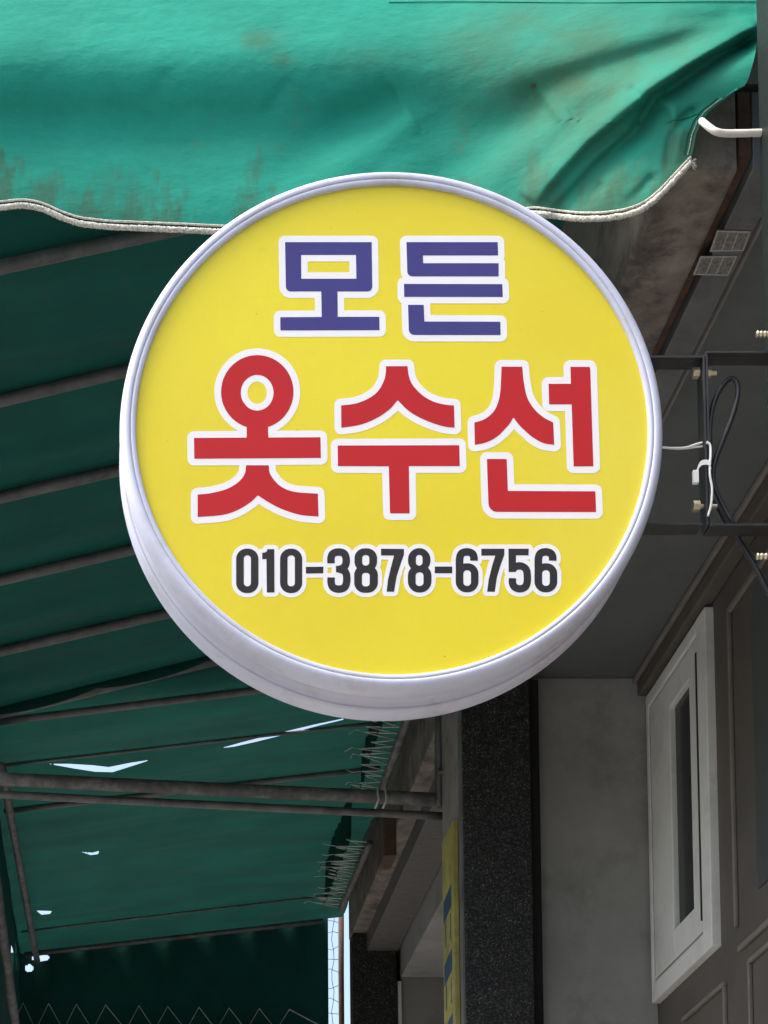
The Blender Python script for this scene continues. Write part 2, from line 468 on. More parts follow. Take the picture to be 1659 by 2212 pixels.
def contours(xs, ys, f, lev):
    g_ = f - lev
    g_ = np.where(g_ == 0, 1e-9, g_)
    s = g_ < 0
    code = s[:-1, :-1] * 1 + s[:-1, 1:] * 2 + s[1:, 1:] * 4 + s[1:, :-1] * 8
    nxt = {}
    def ed(kind, i, j):      # horizontal edge (i,j)-(i,j+1) or vertical edge (i,j)-(i+1,j)
        return (kind, i, j)
    pos = {}
    def pt(k):
        if k in pos: return pos[k]
        kind, i, j = k
        if kind == 0:
            t = g_[i, j] / (g_[i, j] - g_[i, j + 1]); p = (xs[j] + t * (xs[j + 1] - xs[j]), ys[i])
        else:
            t = g_[i, j] / (g_[i, j] - g_[i + 1, j]); p = (xs[j], ys[i] + t * (ys[i + 1] - ys[i]))
        pos[k] = p; return p
    T = {1: [(3, 0)], 2: [(0, 1)], 3: [(3, 1)], 4: [(1, 2)], 5: [(3, 0), (1, 2)], 6: [(0, 2)], 7: [(3, 2)], 8: [(2, 3)], 9: [(2, 0)],
         10: [(0, 1), (2, 3)], 11: [(2, 1)], 12: [(1, 3)], 13: [(1, 0)], 14: [(0, 3)]}
    for i, j in zip(*np.where((code > 0) & (code < 15))):
        E = [ed(0, i, j), ed(1, i, j + 1), ed(0, i + 1, j), ed(1, i, j)]
        for a, b in T[int(code[i, j])]:
            nxt[E[a]] = E[b]
    loops = []
    while nxt:
        k0 = next(iter(nxt)); k = k0; L = []
        while k in nxt:
            L.append(pt(k)); k = nxt.pop(k)
        if len(L) > 8: loops.append(L)
    out = []
    for L in loops:            # drop collinear points
        A = []
        n = len(L)
        for i in range(n):
            p, q, r_ = L[i - 1], L[i], L[(i + 1) % n]
            cr = abs((q[0] - p[0]) * (r_[1] - q[1]) - (q[1] - p[1]) * (r_[0] - q[0]))
            if cr > .004: A.append(q)
        if len(A) > 3: out.append(A)
    return out
def fill(name, loops, off, m, parent, thick=.0001):
    cu = bpy.data.curves.new(name, 'CURVE'); cu.dimensions = '2D'; cu.fill_mode = 'BOTH'; cu.extrude = thick / 2
    for L in loops:
        sp = cu.splines.new('POLY'); sp.points.add(len(L) - 1)
        for q, (x, y) in zip(sp.points, L):
            w = P(x, y, YFACE)
            q.co = (w.x, w.z, 0, 1)
        sp.use_cyclic_u = True
    tmp = bpy.data.objects.new('tmp', cu); C.objects.link(tmp)
    bpy.context.view_layer.update()
    me = bpy.data.meshes.new_from_object(tmp.evaluated_get(bpy.context.evaluated_depsgraph_get()))
    bpy.data.objects.remove(tmp); bpy.data.curves.remove(cu)
    for v in me.vertices:
        x, z, d = v.co
        v.co = (x, YFACE - off - d, z)
    me.name = name
    me.materials.clear()
    return link(name, me, m, parent)
S = 1659 / 3024
def cv(pts, ox, oy, s):
    return [((ox + x / s) * S, (oy + y / s) * S) for x, y in pts]
def arc(cx_, cy_, rx, ry, a0, a1, n=12):
    return [(cx_ + rx * math.cos(math.radians(a0 + (a1 - a0) * i / n)), cy_ + ry * math.sin(math.radians(a0 + (a1 - a0) * i / n))) for i in range(n + 1)]
def rr(x0, x1, y0, y1, r):
    r = min(r, (x1 - x0) / 2 - .01, (y1 - y0) / 2 - .01)
    return arc(x1 - r, y1 - r, r, r, 0, 90) + arc(x0 + r, y1 - r, r, r, 90, 180) + arc(x0 + r, y0 + r, r, r, 180, 270) + arc(x1 - r, y0 + r, r, r, 270, 360)
def cm2(pts, n=6):
    return [(v.x, v.y) for v in catmull([(x, y, 0) for x, y in pts], n)]
def stroke(pts, w, n=6):
    c = cm2(pts, n); Lf, Rt = [], []
    for i in range(len(c)):
        a = c[max(0, i - 1)]; b = c[min(len(c) - 1, i + 1)]
        dx, dy = b[0] - a[0], b[1] - a[1]; L = math.hypot(dx, dy) or 1
        nx, ny = -dy / L * w, dx / L * w
        Lf.append((c[i][0] + nx, c[i][1] + ny)); Rt.append((c[i][0] - nx, c[i][1] - ny))
    return Lf + Rt[::-1]
G = []      # (name, material, adds, subs, outline radius)
k = (700, 880, 2.07375)
G.append(('syllable', 'purple', [cv([(876, 153), (1583, 153), (1588, 515)] + arc(1550, 515, 38, 41, 0, 90, 6) + [(1304, 556), (1306, 763), (1645, 763), (1647, 872), (838, 874), (836, 766), (1175, 764), (1171, 556)] + arc(921, 515, 39, 41, 90, 180, 6), *k)],
          [cv([(1007, 258), (1454, 258), (1458, 452), (1008, 452)], *k)], 14.0))
k = (1400, 880, 2.07375)
G.append(('syllable', 'purple', [
    cv([(415, 153), (1160, 153), (1164, 262), (550, 262), (552, 325), (1168, 325), (1168, 433)] + arc(467, 393, 45, 40, 90, 180, 6), *k),
    cv([(395, 494), (1198, 496), (1202, 601), (397, 600)], *k),
    cv([(428, 665), (556, 665), (562, 801), (1182, 803), (1184, 912)] + arc(481, 868, 47, 43, 90, 180, 6), *k)], [], 14.0))
k = (700, 1340, 2.5922)
G.append(('syllable', 'red', [
    cv(arc(811, 527, 370, 375, 0, 360, 72)[:-1], *k), cv([(703, 850), (920, 850), (924, 1005), (703, 1005)], *k),
    cv([(165, 997), (1456, 990), (1460, 1202), (168, 1210)], *k),
    cv([(698, 1276), (928, 1276)] + cm2([(928, 1276), (945, 1370), (1035, 1480), (1180, 1545), (1430, 1566)]) + [(1436, 1800)]
       + cm2([(1436, 1800), (1250, 1782), (1060, 1722), (920, 1650), (822, 1586)]) + cm2([(812, 1586), (740, 1655), (600, 1738), (450, 1784), (202, 1805)])
       + [(202, 1575)] + cm2([(202, 1575), (330, 1562), (490, 1522), (610, 1455), (680, 1370), (698, 1276)]), *k)],
    [cv(arc(810, 536, 167, 182, 0, 360, 48)[:-1], *k)], 14.5))
k = (1280, 1340, 2.765)
G.append(('syllable', 'red', [
    cv(cm2([(897, 283), (912, 390), (955, 490), (1060, 600), (1180, 668), (1300, 700), (1403, 710)]) + cm2([(1410, 953), (1300, 940), (1150, 895), (990, 822), (880, 745), (794, 657)])
       + cm2([(786, 657), (710, 745), (600, 826), (460, 895), (330, 932), (176, 953)]) + cm2([(174, 710), (330, 690), (470, 635), (575, 555), (640, 440), (660, 350), (663, 283)]), *k),
    cv([(136, 1146), (1460, 1143), (1466, 1371), (912, 1371), (920, 1885), (706, 1885), (693, 1373), (139, 1371)], *k)], [], 14.5))
k = (1800, 1340, 2.5922)
G.append(('syllable', 'red', [
    cv(cm2([(664, 270), (680, 430), (715, 585), (780, 695), (870, 780), (980, 840)]) + cm2([(990, 1068), (880, 1050), (770, 990), (670, 905), (615, 845), (579, 793)])
       + cm2([(571, 793), (530, 860), (465, 935), (380, 1003), (280, 1048), (180, 1068)]) + cm2([(175, 840), (270, 810), (350, 752), (402, 675), (435, 560), (447, 410), (452, 270)]), *k),
    cv([(1155, 272), (1350, 272), (1358, 290), (1390, 1288), (1188, 1288), (1168, 655), (938, 655), (932, 445), (1160, 445)], *k),
    cv([(303, 1212), (505, 1212), (517, 1538), (1410, 1542), (1418, 1754)] + arc(405, 1660, 87, 92, 90, 180, 8), *k)], [], 14.5))
for gi, (nm, mt, adds, subs, r) in enumerate(G):
    A = np.concatenate([np.asarray(p) for p in adds])
    x0, y0 = A.min(0) - r - 3; x1, y1 = A.max(0) + r + 3
    xs, ys, f = field(adds, subs, x0, x1, y0, y1, .75)
    out = fill('letter_outline', contours(xs, ys, f, r), .00015, M['white_vinyl'], sign)
    fill(nm, contours(xs, ys, f, 0), .0003, M[mt], out)
# telephone number
k6, k7 = (880, 2100, 2.43971), (1500, 2100, 2.1829)
def d8(k, tx0, tx1, ty0, bx0, bx1, by1, c1, c2, mid):
    return [cv(rr(tx0, tx1, ty0, mid + 34, 96), *k), cv(rr(bx0, bx1, mid - 30, by1, 98), *k)], [cv(rr(*c1, 30), *k), cv(rr(*c2, 30), *k)]
def d6(k, dx):
    return [cv(stroke([(798 + dx, 236), (798 + dx, 205), (783 + dx, 174), (738 + dx, 160), (692 + dx, 175), (676 + dx, 220), (676 + dx, 300), (676 + dx, 420)], 33), *k),
            cv(rr(642 + dx, 838 + dx, 258, 508, 92), *k)], [cv(rr(708 + dx, 773 + dx, 318, 452, 30), *k)]
D = []
D.append(([cv(rr(121, 336, 148, 575, 100), *k6)], [cv(rr(195, 263, 212, 510, 33), *k6)]))
D.append(([cv([(420, 153), (488, 153), (490, 568), (416, 570), (412, 247), (372, 250), (371, 188), (400, 185), (416, 172)], *k6)], []))
D.append(([cv(rr(543, 756, 148, 575, 100), *k6)], [cv(rr(615, 685, 212, 510, 33), *k6)]))
D.append(([cv([(791, 323), (960, 321), (958, 385), (791, 387)], *k6)], []))
D.append(([cv(stroke([(1033, 289), (1033, 235), (1052, 195), (1105, 180), (1158, 195), (1177, 240), (1176, 290), (1155, 330), (1120, 344)], 36), *k6),
           cv([(1080, 314), (1180, 308), (1180, 385), (1080, 374)], *k6),
           cv(stroke([(1120, 346), (1160, 362), (1181, 400), (1182, 470), (1160, 521), (1107, 537), (1052, 520), (1034, 475), (1034, 424)], 36), *k6)], []))
D.append(d8(k6, 1258, 1475, 145, 1255, 1483, 572, (1332, 1400, 210, 310), (1330, 1404, 380, 510), 335))
D.append(([cv([(0, 133), (197, 135), (197, 185), (165, 275), (135, 370), (112, 505), (48, 505), (60, 400), (86, 290), (112, 192), (0, 190)], *k7)], []))
D.append(d8(k7, 232, 425, 128, 231, 434, 510, (300, 357, 186, 278), (298, 365, 336, 453), 298))
D.append(([cv([(462, 286), (612, 286), (612, 344), (462, 344)], *k7)], []))
D.append(d6(k7, 0))
D.append(([cv([(862, 133), (1060, 133), (1060, 185), (1024, 285), (996, 380), (978, 503), (912, 503), (925, 400), (955, 280), (982, 192), (862, 192)], *k7)], []))
D.append(([cv([(1095, 133), (1270, 133), (1268, 190), (1160, 190), (1160, 333), (1097, 333)], *k7),
           cv(stroke([(1140, 300), (1165, 284), (1205, 282), (1243, 305), (1256, 350), (1256, 420), (1238, 462), (1193, 478), (1148, 462), (1130, 425), (1130, 386)], 32), *k7)], []))
D.append(d6(k7, 677))
fs = None
x0, x1, y0, y1 = 488, 1226, 1168, 1302
fields = []
for adds, subs in D:
    xs, ys, f = field(adds, subs, x0, x1, y0, y1, .6)
    fields.append(f); fs = f if fs is None else np.minimum(fs, f)
num = fill('number_outline', contours(xs, ys, fs, 9.2), .00015, M['white_vinyl'], sign)
for i, f in enumerate(fields):
    fill('hyphen' if i in (3, 8) else 'digit', contours(xs, ys, f, 0), .0003, M['black_vinyl'], num)

# ------------------------------------------------------------------ bracket, bolts, cables
YB0, YB1 = 2.742, 2.772
br = thing('sign_bracket', 'black flat steel bracket frame joining round sign to the pier', 'bracket', P(1520, 950, 2.75))
def bar_x(name, x0, x1, y, slope=0.0, t=.0032):
    a, b = P(x0, y, YB0), P(x1, y, YB0)
    bm = bmesh.new(); bm_box(bm, a.x, b.x, YB0, YB1, a.z - t, a.z, .0006)
    return from_bm(name, bm, M['black_steel'], br)
def bar_z(name, x, y0, y1, t=.0032):
    a, b = P(x, y0, YB0), P(x, y1, YB0)
    bm = bmesh.new(); bm_box(bm, a.x, a.x + t, YB0, YB1, b.z, a.z, .0006)
    return from_bm(name, bm, M['black_steel'], br)
bar_x('flat_bar', 1380, 1517.5, 768); bar_x('flat_bar', 1340, 1517.5, 1129)
bar_z('flat_bar', 1518, 767.5, 1134)
xr = P(1524.2, 900, YB0).x
bar_z('flat_bar', 1524.2, 759, 1137)
for y in (759, 1131.5):
    a = P(1530, y, YB0)
    bm = bmesh.new(); bm_box(bm, xr + .0035, px_ + .01, YB0 - .001, YB1, a.z - .0032, a.z, .0006)
    from_bm('flat_bar', bm, M['black_steel'], br)
def bolt(x, y, z_light):
    c = P(x, y, 2.757)
    o = thing('bolt', 'zinc bolt clamping the upper ends of the black bracket' if z_light == 0 else 'zinc bolt clamping the lower ends of the black bracket', 'bolt', c)
    V, Fa = tube_data([c + Vector((-.013, 0, 0)), c + Vector((-.004, 0, 0))], .0075, 6); mesh('head', V, Fa, M['zinc'], o)
    V, Fa = tube_data([c + Vector((.0062, 0, 0)), c + Vector((.012, 0, 0))], .0068, 6); mesh('nut', V, Fa, M['zinc'], o)
    V, Fa = tube_data([c + Vector((-.0035, 0, 0)), c + Vector((.020, 0, 0))], .0032, 10); mesh('shank', V, Fa, M['zinc'], o)
bolt(1516, 806, 0); bolt(1517, 1094, 1)
def pp(L, Y): return [P(x, y, Y + (d[0] if d else 0)) for x, y, *d in L]
o = tube('power_cable', catmull(pp([(1534, 1010), (1533, 960), (1535, 905), (1545, 862), (1563, 830), (1580, 818), (1592, 830), (1593, 858), (1580, 905), (1560, 955), (1545, 995), (1540, 1030), (1546, 1060), (1565, 1100), (1582, 1130), (1592, 1158, .01), (1610, 1190, .012), (1635, 1232, .012), (1662, 1285, .01)], 2.765), 8), .0036, M['rubber'])
props(o, 'black power cable looped behind the bracket frame', 'cable')
o = tube('power_cable', catmull(pp([(1538, 1080), (1552, 1100), (1570, 1132), (1600, 1165, .004), (1622, 1192, .004), (1634, 1206, .002)], 2.782), 8), .0034, M['rubber'])
props(o, 'short black cable dropping under the bracket to the lower anchor bolt', 'cable')
o = tube('white_wire', catmull(pp([(1425, 966), (1450, 968), (1480, 967), (1500, 961), (1517, 956)], 2.75), 6), .0015, M['wire'])
props(o, 'thin white wire from the sign rim to the bracket, upper strand', 'wire')
o = tube('white_wire', catmull(pp([(1436, 967.5), (1470, 969.5), (1500, 966), (1518, 964)], 2.752), 6), .0014, M['wire'])
props(o, 'thin white wire from the sign rim to the bracket, lower strand', 'wire')
o = tube('white_wire', catmull(pp([(1526, 955), (1534, 962), (1535, 985), (1533, 1005), (1534, 1030), (1538, 1055), (1536, 1090), (1529, 1115)], 2.738), 6), .0016, M['wire'])
props(o, 'white wire hanging down the front of the bracket past the cable tie', 'wire')
tie = catmull(pp([(1503, 1036), (1507, 1014), (1514, 1001), (1524, 998), (1533, 1000), (1536, 1006), (1534, 1013)], 2.736), 6)
V, Fa = [], []
for p in tie:
    for dy in (0, .0012):
        for dz in (-.0034, .0034): V.append(p + Vector((0, dy, dz)))
for i in range(len(tie) - 1):
    a = i * 4; b = a + 4
    Fa += [(a, a + 1, b + 1, b), (a + 2, b + 2, b + 3, a + 3), (a, b, b + 2, a + 2), (a + 1, a + 3, b + 3, b + 1)]
o = thing('cable_tie', 'white cable tie round the bracket upright and wires', 'cable tie', tie[3])
mesh('strap', V, Fa, M['wire'], o)
c = P(1502, 1030, 2.737); box('head', c.x - .004, c.x + .004, c.y - .004, c.y + .003, c.z - .010, c.z + .008, M['wire'], o, .0012)

# white plastic pipe end under the awning corner
o = tube('plastic_pipe', catmull(pp([(1516, 262, .05), (1532, 275, .01), (1546, 284), (1565, 288), (1600, 288), (1675, 286)], 2.79), 6), .0050, M['cream'])
props(o, 'bent white plastic pipe poking out under the torn awning corner', 'pipe')

# two stickers under the metal strip
for q, lab in ((((1549, 498), (1622, 500), (1606, 542), (1533, 544)), 'worn printed sticker on grey metal strip, the one nearer the awning corner'),
               (((1513, 554), (1593, 553), (1573, 596), (1497, 594)), 'worn printed sticker on grey metal strip, the lower of the two')):
    zs = ZE + (ZF + .0025 - ZE) * KB
    pts = [PZ(x, y, zs) for x, y in q]
    o = thing('sticker', lab, 'sticker', pts[0])
    def quad(name, a, b, c, d, dz, m):
        f = lambda u, v: (pts[0] * (1 - u) + pts[1] * u) * (1 - v) + (pts[3] * (1 - u) + pts[2] * u) * v
        L = [f(a, c), f(b, c), f(b, d), f(a, d)]
        V = [p + Vector((0, 0, -dz)) for p in L] + [p + Vector((0, 0, -dz + .0008)) for p in L]
        mesh(name, V, [(0, 1, 2, 3), (7, 6, 5, 4), (0, 4, 5, 1), (1, 5, 6, 2), (2, 6, 7, 3), (3, 7, 4, 0)], m, o)
    quad('backing', 0, 1, 0, 1, 0, M['sticker'])
    for a, b in ((.05, .33), (.37, .62), (.66, .95)):
        quad('print_panel', a, b, .08, .92, .0005, M['sticker_print'])

# ------------------------------------------------------------------ near awning: canopy on rafters, with the hanging front valance
ZC = 2.05
def inv_Y(y): return ZC * F / (VPY - y)
aw = thing('awning', 'green canvas awning with stained front valance hanging above the round sign', 'awning', (.3, 3.0, ZE + 2.0))
HEM = [(-260, 446), (-120, 440), (-40, 438), (0, 437), (50, 431), (90, 438), (130, 457), (170, 471), (230, 478), (300, 481), (400, 485), (480, 489), (600, 492), (800, 490), (1000, 478), (1100, 460),
       (1150, 448), (1200, 455), (1250, 461), (1300, 461), (1350, 454), (1390, 440), (1425, 412), (1460, 374), (1492, 340)]
REDGE = [(-110, 1643), (0, 1643), (60, 1641), (90, 1636), (120, 1631), (150, 1623), (172, 1616), (186, 1608), (190, 1590), (205, 1577), (222, 1555), (240, 1532), (262, 1515), (290, 1504), (320, 1498), (345, 1492)]
hx, hy = zip(*HEM); ry_, rx_ = zip(*REDGE)
TOPY = -100.0
def poly_dist(x, y, L):
    best = (1e9, 0, 0)
    n = len(L) - 1
    for i in range(n):
        (ax, ay), (bx, by) = L[i], L[i + 1]
        ex, ey = bx - ax, by - ay
        t = max(0, min(1, ((x - ax) * ex + (y - ay) * ey) / (ex * ex + ey * ey)))
        dx, dy = x - ax - t * ex, y - ay - t * ey
        d = math.hypot(dx, dy)
        if d < best[0]: best = (d, (i + t) / n, math.copysign(1, ex * dy - ey * dx))
    return best
# folds: polyline, amplitude in metres (negative: towards the viewer), half width on either side, taper
FOLDS = [([(1636, 52), (1529, 112), (1404, 195), (1329, 255), (1269, 302), (1180, 400), (1150, 440)], -.036, 34, 14),
         ([(1630, 62), (1520, 88), (1400, 118), (1290, 150), (1190, 182), (1110, 230)], .026, 30, 34),
         ([(1630, 80), (1505, 148), (1412, 212), (1372, 285), (1290, 360), (1215, 440), (1190, 470)], .026, 13, 26),
         ([(1420, 212), (1452, 232), (1466, 285), (1462, 350)], -.012, 12, 16),
         ([(1500, 235), (1470, 262), (1445, 310), (1440, 370)], .007, 9, 12),
         ([(1360, 188), (1374, 202), (1386, 216)], .006, 8, 8),
         ([(1180, 215), (1060, 300), (960, 380), (900, 430)], .012, 55, 60),
         ([(1240, 250), (1120, 330), (1010, 420)], -.010, 40, 40),
         ([(860, 205), (760, 255), (650, 330), (560, 400)], .010, 40, 45),
         ([(900, 255), (800, 320), (690, 390)], -.008, 35, 40),
         ([(622, 170), (590, 220), (560, 255)], .0022, 10, 20), ([(362, 160), (335, 200), (315, 230)], .0016, 12, 22), ([(110, 150), (80, 185)], .001, 10, 18),
         ([(1300, 395), (1275, 425), (1262, 450)], .005, 10, 12), ([(1410, 380), (1380, 415), (1350, 440)], .005, 10, 14),
         ([(1640, 30), (1540, 40), (1440, 44)], .006, 14, 16)]
def smooth(t): t = max(0., min(1., t)); return t * t * (3 - 2 * t)
def val_Y(x, y):
    # top leans back over the front pipe, then tucks under and falls
    b = 3.0 + .0016 * 0
    yc = 172 + 9 * math.sin(x / 210.0)
    b += .00042 * 34 * math.log1p(math.exp((yc - y) / 34))
    d = smooth((y - yc + 95) / 230.0); e = smooth((y - 230) / 240.0)
    amp = .055 - .03 * smooth((x - 900) / 600)
    b += amp * d - (amp * .45) * e
    b += .010 * math.sin(x / 260.0 + y / 400.0) * smooth((y + 50) / 400)
    for L, a, w0, w1 in FOLDS:
        dd, t, sd = poly_dist(x, y, L)
        w = w0 if sd > 0 else w1
        if dd < 3 * w:
            taper = (1 - t) ** .5 * smooth(t / .08 + .45) if a else 1
            b += a * math.exp(-(dd / w) ** 2) * taper
    # the right end is drawn back towards the building
    b -= .14 * smooth((x - 900) / 660)
    return b
NX, NY = 340, 120
V, Fa, hemd = [], [], []
for j in range(NY + 1):
    t = j / NY
    for i in range(NX + 1):
        s = i / NX
        x1_ = -260 + s * (1492 + 260)
        yh = float(np.interp(x1_, hx, hy))
        y = TOPY + t * (yh - TOPY)
        xe = float(np.interp(TOPY + t * (340 - TOPY), ry_, rx_))
        x = -260 + s * (xe + 260)
        V.append(P(x, y, val_Y(x, y)))
        hemd.append((yh - y) / 1500.0)
for j in range(NY):
    for i in range(NX):
        a = j * (NX + 1) + i
        q = (a, a + 1, a + NX + 2, a + NX + 1)
        cxp, cyp = pix((V[q[0]] + V[q[2]]) / 2)
        if ((cxp - 1152) / 6.5) ** 2 + ((cyp - 186) / 5) ** 2 < 1: continue
        Fa.append(q)
val = mesh('valance', V, Fa, M['valance'], aw, True)
at = val.data.attributes.new('hem_dist', 'FLOAT', 'POINT')
for i, h in enumerate(hemd): at.data[i].value = h
at = val.data.attributes.new('stain_and_dimming', 'FLOAT', 'POINT')
for i, v in enumerate(V):
    x, y = pix(v)
    at.data[i].value = sum(a * math.exp(-((x - u) / w) ** 2 - ((y - q) / h) ** 2) for u, q, w, h, a in
        ((1130, 120, 170, 110, .9), (1250, 280, 200, 170, .8), (1420, 110, 170, 110, .65), (1330, 400, 120, 60, .5), (560, 85, 45, 22, .9), (615, 130, 26, 16, 1.), (800, 130, 90, 30, .4)))
hp = []
for i in range(0, 831):
    x = -260 + i / 830 * (1492 + 260)
    y = float(np.interp(x, hx, hy))
    hp.append((x, y))
hp = [(x, np.mean([hp[max(0, min(830, i + k))][1] for k in range(-8, 9)]) if i < 820 else y) for i, (x, y) in enumerate(hp)]
tube('hem_braid', [P(x, y + 12, val_Y(x, y) - .003) for x, y in hp], .0040, M['hem'], val, 12, .22)
tube('hem_cord', [P(x, y - 1, val_Y(x, y) - .004) for x, y in hp], .0017, M['hem'], val, 8, .1)
# frayed end of the braid
rnd = random.Random(3)
e = P(1493, 350, val_Y(1492, 340) - .003)
multi_tube('frayed_end', [[e, e + Vector((rnd.uniform(-.006, .010), rnd.uniform(-.004, .004), rnd.uniform(-.012, .006)))] for _ in range(26)], .0006, M['hem'], val, 4)
for off in (9, 17):
    tube('stitching', [P(float(np.interp(y, ry_, rx_)) - off, y, val_Y(float(np.interp(y, ry_, rx_)) - off, y) - .0012) for y in range(212, 338, 3)], .0006, M['hem'] if off == 9 else M['curtain'], val, 5)
tube('top_seam', [P(x, 5 + 4 * math.sin(x / 90.) * .3, val_Y(x, 5) - .001) for x in range(840, 1640, 12)], .0005, M['curtain'], val, 6)
# rafters
A_T = [(560, -.22), (850, -.24), (1060, -.23), (1240, -.232), (1395, -.228), (1531, -.245)]
XR, XL = .772, -.34
def tube_line(y0, sl):
    Y = inv_Y(y0)
    a, b = P(0, y0, Y), P(400, y0 + 400 * sl, Y)
    return Y, lambda X: a.z + (X - a.x) * (b.z - a.z) / (b.x - a.x)
LA = [tube_line(*q) for q in A_T]
for Y, zf in LA:
    tube('rafter_pipe', [(x, Y, zf(x) - .014) for x in np.linspace(XL, XR, 8)], .0122, M['pipe'], aw, 14)
def sheet_z(Ls, X, Y, sag, seed):
    ks = [(l[0], l[1](X)) for l in Ls]
    if Y <= ks[0][0]: z = ks[0][1]; t = 0
    elif Y >= ks[-1][0]: z = ks[-1][1]; t = 0
    else:
        for a, b in zip(ks, ks[1:]):
            if a[0] <= Y <= b[0]:
                t = (Y - a[0]) / (b[0] - a[0]); z = a[1] + (b[1] - a[1]) * t; break
    w = math.sin(math.pi * t) if 0 < t < 1 else 0
    z += -sag * w * (0.75 + .25 * math.sin(X * 5.1 + seed + Y * 2.1)) + w * .006 * math.sin(X * 3 + Y * 17 + seed) + w * .004 * math.sin(-X * 2.5 + Y * 34 + 2 * seed) + w * .0016 * math.sin(X * 4 + Y * 71)
    return z
def sheet(name, Ls, x0, x1, y0, y1, nx, ny, sag, seed, m, parent, holes=()):
    V, Fa = [], []
    for j in range(ny + 1):
        Y = y0 + (y1 - y0) * j / ny
        for i in range(nx + 1):
            X = x0 + (x1 - x0) * i / nx
            V.append(Vector((X, Y, sheet_z(Ls, X, Y, sag, seed) + .0008)))
    hl = [np.asarray(h, float) for h in holes]
    sd_ = None
    if hl:
        px = np.array([pix(v) for v in V])
        dist = lambda q: np.min([seg_dist(q, h) for h in hl], 0)
        sd_ = dist(px)
        # pull the threads next to a tear onto its edge, so the edge is a clean cut
        near = np.where(np.abs(sd_) < 1.7)[0]
        q = px[near]
        gx_ = dist(q + (.2, 0)) - dist(q - (.2, 0)); gy_ = dist(q + (0, .2)) - dist(q - (0, .2))
        L = np.hypot(gx_, gy_) + 1e-9
        for k, i in enumerate(near):
            V[i] = PZ(q[k, 0] - sd_[i] * gx_[k] / L[k], q[k, 1] - sd_[i] * gy_[k] / L[k], V[i].z)
            sd_[i] = 0
    for j in range(ny):
        for i in range(nx):
            a = j * (nx + 1) + i
            if sd_ is not None:
                f4 = [sd_[a], sd_[a + 1], sd_[a + nx + 2], sd_[a + nx + 1]]
                if min(f4) < 0: continue
                if max(f4) == 0:
                    c4 = np.array([pix((V[a] + V[a + nx + 2]) / 2)])
                    if dist(c4)[0] < 0: continue
            Fa.append((a, a + 1, a + nx + 2, a + nx + 1))
    return mesh(name, V, Fa, m, parent, True)
zfr = P(0, 150, 3.16).z
LA0 = (3.16, lambda X: max(zfr, LA[0][1](X)) + .01)
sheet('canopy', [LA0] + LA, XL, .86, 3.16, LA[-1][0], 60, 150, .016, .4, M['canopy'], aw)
tube('front_pipe', [P(x, 168, 3.145) for x in np.linspace(-250, 1400, 10)], .016, M['pipe'], aw, 12)
# canvas edge sagging in loops off the last rafter
Yl, zl = LA[-1]
V, Fa = [], []
n = 60
for i in range(n + 1):
    X = XL + (.30 - XL) * i / n
    dr = .012 + .016 * abs(math.sin(X * 11 + .3)) ** .7
    for k, (dy, f) in enumerate(((-.012, 0), (-.016, .5), (-.012, 1))):
        V.append((X, Yl + dy, zl(X) - dr * f))
for i in range(n):
    for k in range(2):
        a = i * 3 + k; Fa.append((a, a + 1, a + 4, a + 3))
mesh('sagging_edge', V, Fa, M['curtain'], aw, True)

# ------------------------------------------------------------------ far awning
fa = thing('awning', 'dim farther green awning with torn holes, laced edge and end curtain', 'awning', (.3, 6.2, ZE + 2.0))
B_T = [(1551, -.122), (1651, -.114), (1748, -.115), (1905, -.126), (2016, -.118), (2063, -.113)]
LB = [tube_line(*q) for q in B_T]
for i, (Y, zf) in enumerate(LB):
    if i == 3: continue
    r = (.0095, .0045, .008, .008, .004, .0095)[i]
    tube('rafter_pipe', [(x, Y, zf(x) - r) for x in np.linspace(-.30, .80 if i < 5 else .79, 8)], r, M['pipe'], fa, 12)
HOLES = [[(478, 1616), (520, 1604), (600, 1584), (680, 1565), (742, 1552), (742, 1554.5), (690, 1567), (610, 1588), (550, 1603), (505, 1613)],
         [(105, 1650), (150, 1650), (200, 1653), (235, 1657), (280, 1648), (326, 1641), (300, 1650), (243, 1668), (205, 1667), (160, 1660)],
         [(175, 1840), (200, 1842), (214, 1838), (212, 1845), (196, 1847)], [(78, 1967), (112, 1968), (108, 1974), (90, 1976)]]
sheet('canopy', [LA[-1]] + LB, -.335, .86, LA[-1][0], LB[-1][0] + .01, 380, 360, .022, 2.2, M['old_canopy'], fa, HOLES)
